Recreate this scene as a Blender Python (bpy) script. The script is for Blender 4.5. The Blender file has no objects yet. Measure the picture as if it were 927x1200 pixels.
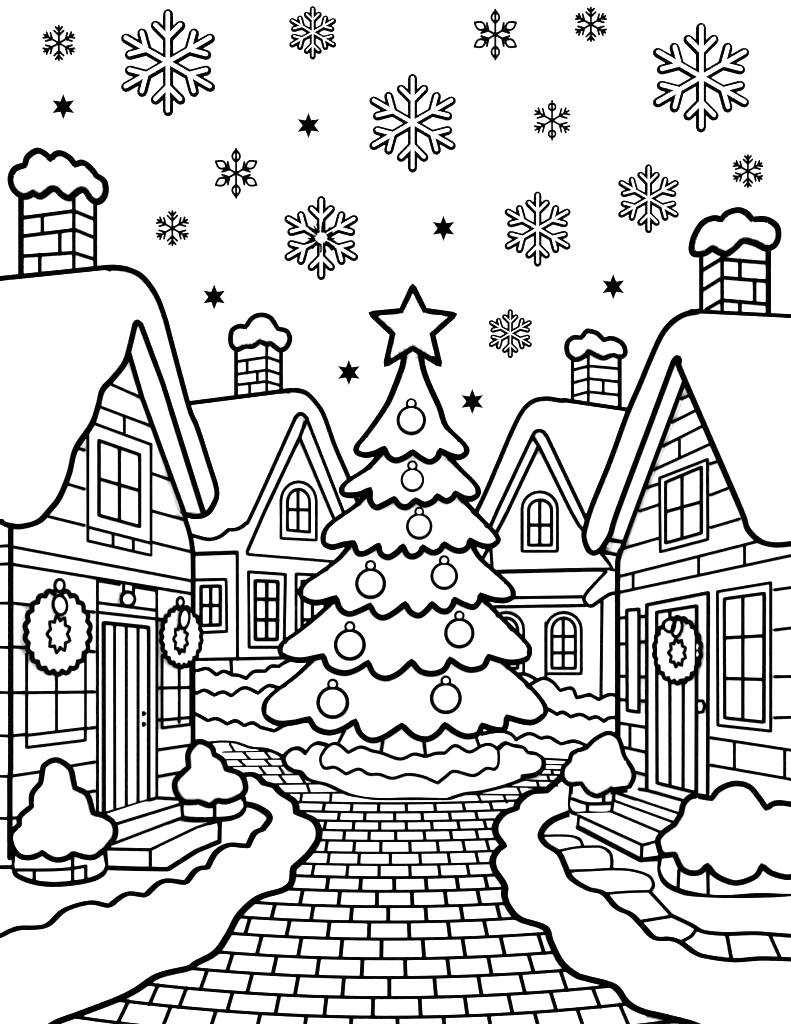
import bpy, math, random
from mathutils import Vector
from mathutils.geometry import delaunay_2d_cdt
random.seed(7)
scene = bpy.context.scene
COL = scene.collection

# ------------------------------------------------------------------ camera
FOC, CX, HY, EYE = 1100.0, 463.5, 800.0, 1.7          # picture units: 927 x 1200
CAM = Vector((0, 0, EYE))
cd = bpy.data.cameras.new('camera')
cam = bpy.data.objects.new('camera', cd)
COL.objects.link(cam)
cam.location = CAM
cam.rotation_euler = (math.radians(90), 0, 0)
cd.sensor_fit = 'HORIZONTAL'
cd.sensor_width = 36
cd.lens = 36 * FOC / 927
cd.shift_y = 200 / 927
cd.clip_start = 0.05
cd.clip_end = 20000
scene.camera = cam

# ------------------------------------------------------------------ materials
def material(name, col, var=0.02, scale=6.0, rough=0.9):
    m = bpy.data.materials.new(name)
    m.use_nodes = True
    nt = m.node_tree
    b = nt.nodes['Principled BSDF']
    b.inputs['Roughness'].default_value = rough
    b.inputs['Specular IOR Level'].default_value = 0.0
    n = nt.nodes.new('ShaderNodeTexNoise')
    n.inputs['Scale'].default_value = scale
    n.inputs['Detail'].default_value = 4
    tc = nt.nodes.new('ShaderNodeTexCoord')
    nt.links.new(tc.outputs['Object'], n.inputs['Vector'])
    r = nt.nodes.new('ShaderNodeValToRGB')
    r.color_ramp.elements[0].color = (max(0, col[0] - var), max(0, col[1] - var), max(0, col[2] - var), 1)
    r.color_ramp.elements[1].color = (col[0] + var, col[1] + var, col[2] + var, 1)
    nt.links.new(n.outputs['Fac'], r.inputs['Fac'])
    nt.links.new(r.outputs['Color'], b.inputs['Base Color'])
    return m

INK = material('black_ink', (0.0003, 0.0003, 0.0003), 0.0002)
SNOW = material('white_snow', (0.9, 0.9, 0.9))
WALL = material('white_masonry', (0.86, 0.86, 0.86))
WOOD = material('white_painted_wood', (0.86, 0.86, 0.86))
LEAF = material('white_frosted_branches', (0.87, 0.87, 0.87))
GLAZ = material('white_glaze', (0.86, 0.86, 0.86))
STONE = material('white_stone', (0.86, 0.86, 0.86))

# ------------------------------------------------------------------ traced curves
TILES = {'TM': (370, 500, 4), 'TL': (300, 660, 4), 'TR': (440, 660, 4), 'WL': (20, 660, 4.03), 'RR': (640, 840, 4.03),
         'R2': (0, 450, 3.09), 'R3': (0, 750, 2.3175), 'R8': (560, 650, 2.1826), 'R7': (660, 230, 2.554), 'R6': (540, 350, 2.18),
         'PX': (0, 0, 1)}
for c in range(4):
    for r in range(4):
        TILES['%d%d' % (c, r)] = (230 * c, 300 * r, 4)

def raw(s):
    ox, oy, k = 0, 0, 1
    out = []
    for t in s.split():
        if t[0] == '@':
            ox, oy, k = TILES[t[1:]]
            continue
        hard = t.endswith('!')
        x, y = t.rstrip('!').split(',')
        out.append((ox + float(x) / k, oy + float(y) / k, hard))
    return out

def line(s):
    return [(a, b) for a, b, _ in raw(s)]

def _spline(p, closed=False, n=6):
    if len(p) < 3:
        return list(p)
    m = len(p)
    out = []
    rng = range(m) if closed else range(m - 1)
    for i in rng:
        if closed:
            p0, p1, p2, p3 = p[i - 1], p[i], p[(i + 1) % m], p[(i + 2) % m]
        else:
            p1, p2 = p[i], p[i + 1]
            p0 = p[i - 1] if i > 0 else (2 * p1[0] - p2[0], 2 * p1[1] - p2[1])
            p3 = p[i + 2] if i + 2 < m else (2 * p2[0] - p1[0], 2 * p2[1] - p1[1])
        for k in range(n):
            t = k / n
            t2, t3 = t * t, t * t * t
            out.append(tuple(0.5 * (2 * p1[j] + (p2[j] - p0[j]) * t + (2 * p0[j] - 5 * p1[j] + 4 * p2[j] - p3[j]) * t2
                                    + (3 * p1[j] - p0[j] - 3 * p2[j] + p3[j]) * t3) for j in (0, 1)))
    if not closed:
        out.append(p[-1])
    return out

def curve(s, closed=False, n=6):
    """a smooth curve through the points, kept sharp at those marked !"""
    p = raw(s) if isinstance(s, str) else [(a, b, False) for a, b in s]
    hard = [i for i, q in enumerate(p) if q[2]]
    xy = [(q[0], q[1]) for q in p]
    if closed:
        if not hard:
            return _spline(xy, True, n)
        k = hard[0]
        xy = xy[k:] + xy[:k] + [xy[k]]
        hard = sorted(((i - k) % len(p)) for i in hard) + [len(p)]
        out = []
        for a, b in zip(hard, hard[1:]):
            out += _spline(xy[a:b + 1], False, n)[:-1]
        return out
    cut = sorted(set([0] + hard + [len(p) - 1]))
    out = []
    for a, b in zip(cut, cut[1:]):
        out += _spline(xy[a:b + 1], False, n)[:-1]
    out.append(xy[-1])
    return out

def ring(cx, cy, rx, ry, n=24, bumps=0, amp=0.0, jag=False, tilt=0.0):
    out = []
    for i in range(n):
        a = 2 * math.pi * i / n
        k = 1.0
        if bumps:
            w = a * bumps / 2
            k = 1 + amp * ((abs(math.sin(w)) * 2 - 1) if not jag else (1 - 2 * abs((w / math.pi * 1.0) % 1 * 2 - 1)))
        x, y = rx * k * math.cos(a), ry * k * math.sin(a)
        out.append((cx + x * math.cos(tilt) - y * math.sin(tilt), cy + x * math.sin(tilt) + y * math.cos(tilt)))
    return out

# ------------------------------------------------------------------ space
def ray(px, py):
    return Vector(((px - CX) / FOC, 1.0, (HY - py) / FOC))

class Plane:
    def __init__(self, p, n):
        self.p, self.n = Vector(p), Vector(n).normalized()
        if self.n.dot(CAM - self.p) < 0:
            self.n = -self.n
    def at(self, px, py):
        r = ray(px, py)
        return CAM + r * (self.n.dot(self.p - CAM) / self.n.dot(r))
    def off(self, d):
        return Plane(self.p + self.n * d, self.n)

def upright(Y):
    return Plane((0, Y, 0), (0, -1, 0))

def level(z):
    return Plane((0, 0, z), (0, 0, 1))

def toward(p, d):
    """p moved d metres towards the eye"""
    return p + (CAM - p).normalized() * d

class Mesh:
    def __init__(self):
        self.v, self.f, self.m = [], [], []
    def face(self, pts, mat=0):
        i = len(self.v)
        self.v += [Vector(p) for p in pts]
        self.f.append(tuple(range(i, i + len(pts))))
        self.m.append(mat)
    def prism(self, pts, vec, mat=0):
        """closed solid: polygon swept along vec"""
        pts = [Vector(p) for p in pts]
        vec = Vector(vec)
        i, n = len(self.v), len(pts)
        self.v += pts + [p + vec for p in pts]
        self.f.append(tuple(range(i, i + n)))
        self.f.append(tuple(range(i + 2 * n - 1, i + n - 1, -1)))
        self.m += [mat] * 2
        for k in range(n):
            j = (k + 1) % n
            self.f.append((i + k, i + j, i + n + j, i + n + k))
            self.m.append(mat)
    def box(self, o, a, b, c, mat=0):
        o, a, b, c = Vector(o), Vector(a), Vector(b), Vector(c)
        self.prism([o, o + a, o + a + b, o + b], c, mat)
    def tube(self, pts, rad, closed=False, sides=8, mat=1, squash=None):
        P, R = [], []
        for p, r in zip(pts, rad):
            if not P or (Vector(p) - P[-1]).length > r * 0.12:
                P.append(Vector(p)); R.append(r)
        if closed and len(P) > 2 and (P[0] - P[-1]).length < R[0] * 0.12:
            P.pop(); R.pop()
        n = len(P)
        if n > 2:
            Q, S_ = [], []
            for i in range(n):
                if not closed and i in (0, n - 1):
                    Q.append(P[i]); S_.append(R[i]); continue
                a, b = P[i] - P[i - 1], P[(i + 1) % n] - P[i]
                if a.length > 1e-9 and b.length > 1e-9 and a.normalized().dot(b.normalized()) < 0.92:
                    e = R[i] * 0.7
                    if a.length > 2 * e:
                        Q.append(P[i] - a.normalized() * e); S_.append(R[i])
                    Q.append(P[i]); S_.append(R[i])
                    if b.length > 2 * e:
                        Q.append(P[i] + b.normalized() * e); S_.append(R[i])
                else:
                    Q.append(P[i]); S_.append(R[i])
            P, R = Q, S_
            n = len(P)
        if n < 2:
            return
        tang = []
        for i in range(n):
            a = P[i - 1] if (i > 0 or closed) else P[i]
            b = P[(i + 1) % n] if (i < n - 1 or closed) else P[i]
            t = (b - a)
            if t.length < 1e-9:
                t = P[(i + 1) % n] - P[i]
            tang.append(t.normalized())
        up = Vector((0, 1, 0)) if abs(tang[0].y) < 0.9 else Vector((0, 0, 1))
        x = up.cross(tang[0]).normalized()
        rings = []
        def put(c, t, x, r):
            y = t.cross(x)
            i = len(self.v)
            for k in range(sides):
                a = 2 * math.pi * k / sides
                q = x * math.cos(a) * r + y * math.sin(a) * r
                if squash is not None:
                    q.y *= squash
                self.v.append(c + q)
            rings.append(i)
        for i in range(n):
            t = tang[i]
            x = (x - t * x.dot(t))
            if x.length < 1e-6:
                x = t.orthogonal()
            x.normalize()
            if i == 0 and not closed:
                put(P[0] - t * R[0] * 0.95, t, x, R[0] * 0.3)
                put(P[0] - t * R[0] * 0.6, t, x, R[0] * 0.8)
            put(P[i], t, x, R[i])
            if i == n - 1 and not closed:
                put(P[i] + t * R[i] * 0.6, t, x, R[i] * 0.8)
                put(P[i] + t * R[i] * 0.95, t, x, R[i] * 0.3)
        m = len(rings)
        for k in range(m if closed else m - 1):
            a, b = rings[k], rings[(k + 1) % m]
            for s in range(sides):
                self.f.append((a + s, a + (s + 1) % sides, b + (s + 1) % sides, b + s))
                self.m.append(mat)
        if not closed:
            self.f.append(tuple(rings[0] + s for s in reversed(range(sides)))); self.m.append(mat)
            self.f.append(tuple(rings[-1] + s for s in range(sides))); self.m.append(mat)
    def stroke(self, P, w, closed=False, sides=8):
        """raised black seam along points in space, w picture units wide as seen from the square"""
        self.tube(P, [0.5 * (w + WIDER) * p.y / FOC for p in P], closed, sides)
    def ink(self, px, plane, w, closed=False, lift=0.8):
        P = []
        for a, b in px:
            p = plane.at(a, b)
            r = 0.5 * w * p.y / FOC
            d = (CAM - p).normalized()
            P.append(p + d * min(4 * r, lift * r / max(0.05, abs(plane.n.dot(d)))))
        self.stroke(P, w, closed)
    def inks(self, strings, plane, w, lift=0.8):
        for s in strings:
            self.ink(line(s), plane, w, False, lift)
    def pillow(self, outline, plane, front, back, grid=6.0, mat=0, holes=(), rim=0.0):
        """puffy solid with a traced outline; front / back give its depth in metres at a point"""
        o2 = []
        for p in outline:
            if not o2 or math.hypot(p[0] - o2[-1][0], p[1] - o2[-1][1]) > 0.6:
                o2.append(p)
        loops = [o2] + [list(h) for h in holes]
        pts, edges = [], []
        for L in loops:
            i = len(pts)
            pts += L
            edges += [(i + k, i + (k + 1) % len(L)) for k in range(len(L))]
        segs = [(pts[a], pts[b]) for a, b in edges]
        def dist(x, y):
            best = 1e9
            for (ax, ay), (bx, by) in segs:
                dx, dy = bx - ax, by - ay
                L = dx * dx + dy * dy
                t = 0 if L == 0 else max(0, min(1, ((x - ax) * dx + (y - ay) * dy) / L))
                d = (x - ax - t * dx) ** 2 + (y - ay - t * dy) ** 2
                if d < best:
                    best = d
            return math.sqrt(best)
        def inside(x, y):
            c = False
            for (ax, ay), (bx, by) in segs:
                if (ay > y) != (by > y) and x < (bx - ax) * (y - ay) / (by - ay) + ax:
                    c = not c
            return c
        def in_hole(x, y):
            for h in holes:
                c = False
                for (ax, ay), (bx, by) in zip(h, h[1:] + h[:1]):
                    if (ay > y) != (by > y) and x < (bx - ax) * (y - ay) / (by - ay) + ax:
                        c = not c
                if c:
                    return True
            return False
        x0, x1 = min(p[0] for p in o2), max(p[0] for p in o2)
        y0, y1 = min(p[1] for p in o2), max(p[1] for p in o2)
        g = max(grid, (x1 - x0) / 60, (y1 - y0) / 60)
        allp = list(pts)
        y = y0 + g / 2
        k = 0
        while y < y1:
            x = x0 + g * (0.25 + 0.5 * (k % 2))
            while x < x1:
                if inside(x, y) and dist(x, y) > g * 0.35:
                    allp.append((x, y))
                x += g
            y += g * 0.87
            k += 1
        if rim:
            for L in loops:
                n = len(L)
                for i in range(n):
                    ax, ay = L[i - 1]; bx, by = L[(i + 1) % n]
                    d = math.hypot(bx - ax, by - ay) or 1
                    for sg in (1, -1):
                        x, y = L[i][0] - sg * (by - ay) / d * rim, L[i][1] + sg * (bx - ax) / d * rim
                        if inside(x, y) and dist(x, y) > rim * .93:
                            allp.append((x, y))
        V, _, Fc, *_r = delaunay_2d_cdt([Vector(p) for p in allp], edges, [], 0, 1e-5)
        ds = [0.0 if in_hole(v.x, v.y) else dist(v.x, v.y) for v in V]
        i0 = len(self.v)
        for v, d in zip(V, ds):
            b = plane.at(v.x, v.y)
            t = front(v.x, v.y, d)
            self.v.append(CAM + (b - CAM) * (1 - t / b.y) if t else b.copy())
        nb = len(V)
        for v, d in zip(V, ds):
            b = plane.at(v.x, v.y)
            t = back(v.x, v.y, d)
            self.v.append(CAM + (b - CAM) * (1 + t / b.y) if abs(plane.n.z) < .1 else b - plane.n * t)
        for f in Fc:
            cx = sum(V[i].x for i in f) / len(f)
            cy = sum(V[i].y for i in f) / len(f)
            if inside(cx, cy) or in_hole(cx, cy):
                self.f.append(tuple(i0 + i for i in f)); self.m.append(mat)
                self.f.append(tuple(i0 + nb + i for i in reversed(f))); self.m.append(mat)
        for a, b in edges:
            if (self.v[i0 + a] - self.v[i0 + nb + a]).length > 1e-4 or (self.v[i0 + b] - self.v[i0 + nb + b]).length > 1e-4:
                self.f.append((i0 + a, i0 + b, i0 + nb + b, i0 + nb + a)); self.m.append(mat)
    def puff(self, outline, plane, tf, tb, w, D=22.0, grid=6.0, ink=None, mat=0, holes=()):
        ins = (w + WIDER) * 0.5 + 0.3
        def prof(d):
            s = max(0.0, min(1.0, (d - ins) / D))
            return math.sqrt(1 - (1 - s) ** 2)
        self.pillow(outline, plane, lambda x, y, d: tf * prof(d), lambda x, y, d: tb * prof(d), grid, mat, holes, ins)
        if ink is None:
            self.ink(outline, plane, w, True, 0.5)
        else:
            for L in ink:
                self.ink(L, plane, w, False, 0.3)
    def build(self, name, body, parent=None, base=None):
        """ONE mesh object; base = where its origin stands"""
        org = Vector(base) if base is not None else (Vector(parent['_at']) if parent is not None else Vector((0, 0, 0)))
        me = bpy.data.meshes.new(name)
        me.from_pydata([v - org for v in self.v], [], self.f)
        me.materials.append(body)
        me.materials.append(INK)
        me.polygons.foreach_set('material_index', self.m)
        me.update()
        o = bpy.data.objects.new(name, me)
        COL.objects.link(o)
        if parent is not None:
            o.parent = parent
        else:
            o.location = org
        o['_at'] = tuple(org)
        return o

def crest(m, a, b, w):
    r = 0.5 * w * a.y / FOC
    m.stroke([toward(a, r * .6), toward(b, r * .6)], w + 1.3)

def sunk(pts, x0, d=3.4, reach=45.0):
    """the roof's skin a little under the crest's seam"""
    return [(x, y + d * max(0.0, 1 - abs(x - x0) / reach)) for x, y in pts]

def uv_ball(m, c, r, sq=.8, mat=0):
    n, k = 20, 12
    i = len(m.v)
    for a in range(k + 1):
        t = math.pi * a / k
        for b in range(n):
            f = 2 * math.pi * b / n
            m.v.append(c + Vector((r * math.sin(t) * math.cos(f), sq * r * math.sin(t) * math.sin(f), r * math.cos(t))))
    for a in range(k):
        for b in range(n):
            m.f.append((i + a * n + b, i + a * n + (b + 1) % n, i + (a + 1) * n + (b + 1) % n, i + (a + 1) * n + b)); m.m.append(mat)

def tag(o, label=None, cat=None, group=None, kind=None):
    if label: o['label'] = label
    if cat: o['category'] = cat
    if group: o['group'] = group
    if kind: o['kind'] = kind
    return o

def thing(name, label, cat, at, group=None):
    o = bpy.data.objects.new(name, None)
    o.empty_display_size = 0.3
    COL.objects.link(o)
    o.location = at
    o['_at'] = tuple(at)
    return tag(o, label, cat, group)

WIDER = 0.7
BOLD, MID, THIN = 6.6, 4.6, 3.6

# ================================================================== ground, path, banks
g = Mesh()
g.face([(-6000, -60, -0.006), (6000, -60, -0.006), (6000, 6000, -0.006), (-6000, 6000, -0.006)])
tag(g.build('snow_ground', SNOW), 'white snow covered ground', None, None, 'structure')

GR = level(0.0)
PAVE = level(0.004)
p = Mesh()
p.face([PAVE.at(*q) for q in line('@PX -60,1260 990,1260 760,1196 690,1100 600,1060 620,915 662,896 684,886 664,884 636,876 560,884 400,884 330,892 305,880 280,871 245,868 228,872 262,905 340,960 330,1010 150,1160')])
EDGE_L = curve('@03 200,1240 260,1195 380,1150 550,1085 640,1040 740,975 880,940 @13 0,915 90,865 150,780 200,690 290,610 400,575 445,540 455,470! 530,400 575,320 555,250 470,210! 460,160 400,120 370,88! 320,75! 280,38 230,36 190,45')
EDGE_R = curve('@33 560,1230 480,1198 350,1165 250,1140 180,1100 120,1025 0,990 @23 860,970 790,910 740,810 715,750 600,710 550,660 525,600 525,550 480,480 470,430 490,390 522,365! 485,310 485,260 520,215 580,190! 590,160 640,120 715,112! 780,55 800,35')
def crossing(edge, y, pick):
    xs = [a[0] + (b[0] - a[0]) * (y - a[1]) / (b[1] - a[1]) for a, b in zip(edge, edge[1:]) if (a[1] - y) * (b[1] - y) <= 0 and a[1] != b[1]]
    return pick(xs) if xs else None
def on_path(x, y):
    l, r = crossing(EDGE_L, y, max), crossing(EDGE_R, y, min)
    return (l is None or x > l + 1) and (r is None or x < r - 1)
# brick courses: y at the middle of the path, arcs that rise to both sides
ROWS = [942, 952.5, 963, 974, 986, 1000, 1014, 1029, 1045, 1063, 1081, 1101, 1124, 1146, 1169.5, 1192.5, 1219]
LEFT = [348, 352, 360, 372, 376, 370, 362, 350, 345, 300, 284, 270, 255, 225, 172, 108, 40]
RIGHT = [612, 592, 578, 578, 582, 585, 582, 590, 594, 597, 612, 636, 648, 666, 698, 735, 770]
def course(i, x):
    return ROWS[i] - 2.0e-4 * (x - 455) ** 2 * (0.75 if i < 7 else 1.0)
for i in range(len(ROWS)):
    x0, x1 = LEFT[i] - 40, RIGHT[i] + 40
    if i < 3:
        x0, x1 = LEFT[i], RIGHT[i]
    xs = [x0 + (x1 - x0) * k / 200 for k in range(201)]
    xs = [x for x in xs if on_path(x, course(i, x))]
    p.ink([(x, course(i, x)) for x in xs[::8] + [xs[-1]]], PAVE, 4.1 if i < 7 else 4.9, lift=0.5)
JOINTS = ['@13 597,0 728,0 855,0 @23 65,0 200,0 335,0 463,0', '@13 548,0 668,0 790,0 @23 10,0 140,0 270,0 395,0',
          '@13 603,0 737,0 860,0 @23 65,0 185,0 310,0 435,0', '@13 693,0 810,0 @23 15,0 150,0 275,0 397,0',
          '@13 610,0 740,0 865,0 @23 82,0 213,0 335,0 447,0', '@13 620,0 763,0 910,0 @23 130,0 265,0 397,0',
          '@13 547,0 708,0 857,0 @23 82,0 220,0 355,0', '@13 615,0 770,0 @23 8,0 158,0 305,0 440,0',
          '@13 492,0 670,0 847,0 @23 92,0 250,0 405,0', '@13 360,0 543,0 727,0 900,0 @23 157,0 325,0 497,0',
          '@13 240,0 430,0 620,0 810,0 @23 78,0 265,0 437,0 607,0', '@13 295,0 485,0 680,0 868,0 @23 145,0 335,0 517,0 697,0',
          '@13 157,0 367,0 570,0 777,0 @23 60,0 262,0 457,0 650,0', '@13 35,0 250,0 470,0 688,0 905,0 @23 200,0 410,0 610,0 803,0',
          '@PX 180,0 214,0 @13 157,0 380,0 605,0 828,0 @23 130,0 345,0 553,0 755,0 @PX 699,0',
          '@PX 144,0 195,0 249,0 302,0 357,0 411,0 466,0 521,0 575,0 630,0 681,0 732,0']
for i, s in enumerate(JOINTS):
    for x, _ in line(s):
        ya, yb = course(i, x), course(i + 1, x)
        ym = (ya + yb) / 2
        sl = (x - 455) / (ym - 540)
        if not on_path(x + sl * 6, ya) or not on_path(x, yb):
            continue
        p.ink([(x + sl * (ya - ym), ya), (x + sl * (yb - ym), yb)], PAVE, 3.9 if i < 7 else 4.8, lift=0.5)
for y, xr in ((881.5, 320), (890.5, 345), (898.5, 360), (908.5, 375), (919, 400), (929.5, 470)):
    l = crossing(EDGE_L, y, max)
    p.ink([(262 if l is None else max(262, l + 2), y + .5), (xr, y - .5)], PAVE, 3.3, lift=.5)
for y, xl in ((896.5, 625), (902.3, 620), (908, 600), (915, 590), (922.7, 570), (931.5, 500)):
    r = crossing(EDGE_R, y, min)
    p.ink([(xl, y - .5), (666 if r is None else min(666, r - 2), y + .5)], PAVE, 3.0, lift=.5)
for q in ['269.5,872.5 275,881', '285.5,882 293,890', '311,882 318,890', '280,891 287.5,898', '311,891 318,898', '304.5,899 311.5,908', '327.5,899 333,908', '327.5,909 335,918.5', '352,909 358,918.5', '360,919.5 363,929', '353.5,930 352,941', '388,930 387,941',
          '642,909 644,915', '629.5,916 631.5,922', '607,923 610.5,931', '590.5,932 594,941', '560.5,932 564.5,941', '647,902 647.5,908', '650,916 653,922']:
    p.ink(line('@PX ' + q), PAVE, 3.2, lift=.5)
p.ink(curve('@12 30,1090 60,1085 120,1080 190,1085 260,1108 330,1115 390,1138 415,1165'), PAVE, 5.0)
p.ink(line('@TR 790,920 900,926'), PAVE, 4.6)
tag(p.build('brick_path', STONE), 'path of white bricks with black joints leading to the tree', None, None, 'structure')

def bank(name, edge_a, edge_b, closing, wa, wb, label):
    m = Mesh()
    out = edge_a + closing[0] + edge_b + closing[1]
    pl = level(0.008)
    def up(x, y, d):
        return 0.0
    m.pillow(out, pl, lambda x, y, d: 0.12 * math.sqrt(1 - (1 - max(0, min(1, (d - 4) / 30))) ** 2), lambda x, y, d: 0.03, 9.0)
    m.ink(edge_a, pl, wa, lift=0.5)
    m.ink(edge_b, pl, wb, lift=0.5)
    return tag(m.build(name, SNOW), label, None, None, 'structure')

ea = list(EDGE_L)
eb = curve('@13 225,168 290,185 345,230 310,290! 270,310 240,370! 150,365 90,400 50,470! 0,480 @03 870,540! 760,535 680,600! 590,595 510,650! 420,635 300,670 210,745 80,755 0,790 -80,820')
bank('snow_bank', ea, eb, ([(272, 915), (262, 930)], [(-60, 1115), (-60, 1260)]), 8.2, 7.6, 'snow bank curving between the brick path and the garden of the left cottage')
ea = list(EDGE_R)
eb = curve('@23 842,205 740,250 695,310 720,360 780,400 810,460 840,520 920,570 @33 70,590 130,655 200,690 250,740 310,800 380,805 430,820 500,870 560,890 680,905 800,897 920,900 1040,905')
bank('snow_bank', ea, eb, ([(672, 915), (672, 935)], [(990, 1130), (990, 1260), (850, 1250)]), 8.2, 7.6, 'snow bank curving between the brick path and the stone garden path')

s = Mesh()
FL = level(0.002)
s.face([FL.at(*q) for q in line('@23 700,310 830,318 885,350 @33 70,372 108,465 280,505 300,545 385,690 480,740 560,770 920,785 1000,785 1000,905 680,900 430,815 250,735 70,585 @23 810,460 720,360')])
for c in ['@23 705,320 760,318 830,320 875,332 892,362', '@23 775,390 850,375 920,370 @33 60,372 98,395 108,430 107,468', '@23 822,483 920,480 @33 110,475 200,480 280,505 303,545 287,582',
          '@33 75,590 170,582 287,578']:
    s.ink(curve(c), FL, 3.8)
s.ink(line('@33 287,580 390,692'), FL, 4.2)
s.ink(curve('@33 390,692 480,735 540,768 640,778 780,775 920,785 1040,792'), FL, 5.4)
for c in ['@33 250,718 388,695', '@33 648,785 668,890', '@33 850,785 893,880']:
    s.ink(line(c), FL, 4.4)
s.ink(curve('@33 438,812 480,788 502,758'), FL, 4.0)
tag(s.build('garden_path', STONE), 'curved garden path of flat stones', None, None, 'structure')

# ================================================================== houses
class Gable:
    """upright gable wall through two ground points given as (picture x, distance)"""
    def __init__(self, a, b):
        A = Vector(((a[0] - CX) / FOC * a[1], a[1], 0))
        B = Vector(((b[0] - CX) / FOC * b[1], b[1], 0))
        self.A, self.B = A, B
        w = (B - A).normalized()
        self.pl = Plane(A, w.cross(Vector((0, 0, 1))))
        self.n = self.pl.n
        self.u = -self.n
        self.w = w
    def ground(self, px):
        p = self.pl.at(px, HY)
        return Vector((p.x, p.y, 0))

def solid_wall(G, pts, vec, strokes, name, parent, body=WALL):
    m = Mesh()
    m.prism(pts, vec)
    for ln, pl, w in strokes:
        m.ink(ln, pl, w)
    return m.build(name, body, parent)

def window(parent, pl, off, outer, inner, bars, w=THIN, extra=None, w2=None, head=True):
    """frame standing proud of the wall with a glazed pane as its sub-part"""
    w2 = w2 or w
    f = Mesh()
    po = pl.off(off)
    f.prism([po.at(*q) for q in outer], -pl.n * off * 1.5)
    if head:
        f.ink(outer, po, w, True)
    else:
        f.ink(outer[1:] + outer[:1], po, w)
    for e in (extra or []):
        f.ink(e, po, w, True)
    fr = f.build('window', WOOD, parent)
    if inner:
        q = Mesh()
        pi = pl.off(off * 1.12)
        q.prism([pi.at(*c) for c in inner], -pl.n * off * 0.4)
        if head:
            q.ink(inner, pi, w2, True)
        for b in bars:
            q.ink(b, pi, w2)
        q.build('pane', GLAZ, fr)
    return fr

def arch(l, r, top, spring, bottom, n=12):
    cx, rx = (l + r) / 2, (r - l) / 2
    pts = [(cx - rx * math.cos(math.pi * k / n), spring - (spring - top) * math.sin(math.pi * k / n)) for k in range(n + 1)]
    if isinstance(bottom, tuple):
        return pts + [(r, bottom[1]), (l, bottom[0])]
    return pts + [(r, bottom), (l, bottom)]

def tile(t, pts):
    ox, oy, k = TILES[t]
    return [(ox + x / k, oy + y / k) for x, y in pts]

def chimney(parent, ridge_pt, G, px, lines_a, lines_b, cap, front_is_left, wb, wt, deep, across=None, along=None):
    """brick stack: one face across the ridge, one face along the gable; px = (left, edge, right, top, bottom)"""
    l, e, r, top, bot = px
    fp = Plane(ridge_pt, across or G.w)
    near = fp.at(e, bot)
    sp = Plane(near, along or G.n)
    if front_is_left:
        a = fp.at(l, bot); b = sp.at(r, bot)
    else:
        a = fp.at(r, bot); b = sp.at(l, bot)
    drop = 4.0 if across else 0.9
    up = Vector((0, 0, fp.at(e, top).z - near.z + 0.3))
    A = Vector((a.x - near.x, a.y - near.y, 0))
    B = Vector((b.x - near.x, b.y - near.y, 0))
    m = Mesh()
    m.box(near - Vector((0, 0, drop)), A, B, up + Vector((0, 0, drop)))
    def vert(base, w):
        m.stroke([toward(base - Vector((0, 0, 0.05)), 0.01), toward(base + up, 0.01)], w)
    vert(near, wt); vert(near + A, wb); vert(near + B, wb)
    m.inks(lines_a, fp, wt)
    m.inks(lines_b, sp, wt)
    c = m.build('chimney', WALL, parent)
    s = Mesh()
    cp = Plane(toward(near, 0.06), (0, -1, 0))
    depth = max(abs(A.y), abs(B.y)) + 0.15
    s.puff(curve(cap, True), cp, deep, depth, wb, 14, 4.0)
    s.build('snow_cap', SNOW, c)
    return c

# ------------------------------------------------------------------ left cottage
G = Gable((12, 8.0), (228, 12.7))
P0 = G.pl
at = G.ground(60)
H = thing('cottage', 'brick cottage in front left with a steep gable, closed plank door and two wreaths', 'house', at, 'snow covered cottages round the square')
wall = [G.ground(12), G.ground(227), P0.at(227, 660), P0.at(222, 625), P0.at(213, 598), P0.at(154, 412), P0.at(118, 455), P0.at(60, 585), P0.at(12, 606)]
side = Plane(G.ground(12), G.w)
S = []
for q in ['@02 60,163 895,322', '@02 60,245 895,382', '@02 60,427 300,452', '@02 405,465 457,471', '@02 460,470 770,505', '@02 60,632 240,646', '@02 400,652 455,656', '@02 60,847 455,843', '@02 60,1049 125,1042',
          '@02 400,1016 455,1009', '@02 300,1196 455,1170', '@02 740,825 895,822', '@02 740,975 895,962', '@02 740,1115 895,1092', '@03 60,37 200,16', '@03 380,118 455,106', '@03 60,235 120,230', '@03 740,40 860,18',
          '@02 740,505 895,520',
          '@01 500,592 670,667', '@01 465,705 710,797', '@01 583,760 583,828', '@01 360,900 412,914', '@01 315,1068 412,1097', '@01 715,1020 800,1050', '@R2 550,459 668,492', '@02 215,18 895,186']:
    S.append((line(q), P0, THIN))
for q in ['@02 -30,162 38,158', '@02 -30,246 38,243', '@02 -30,427 38,427', '@02 -30,632 38,635', '@02 -30,845 38,847', '@02 -30,1048 38,1050', '@03 -30,37 38,40', '@03 -30,235 38,237', '@03 -30,465 60,465']:
    S.append((line(q), side, THIN if '465' not in q else 5))
S.append((line('@02 50,50 50,1200 @03 46,60 46,420'), P0, BOLD))
S.append((curve('@01 850,1180 @02 885,85 900,160 905,240 905,600 905,1200 @03 905,60'), P0, 6.0))
solid_wall(G, wall, G.u * 4.2, S, 'wall', H)
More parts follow.
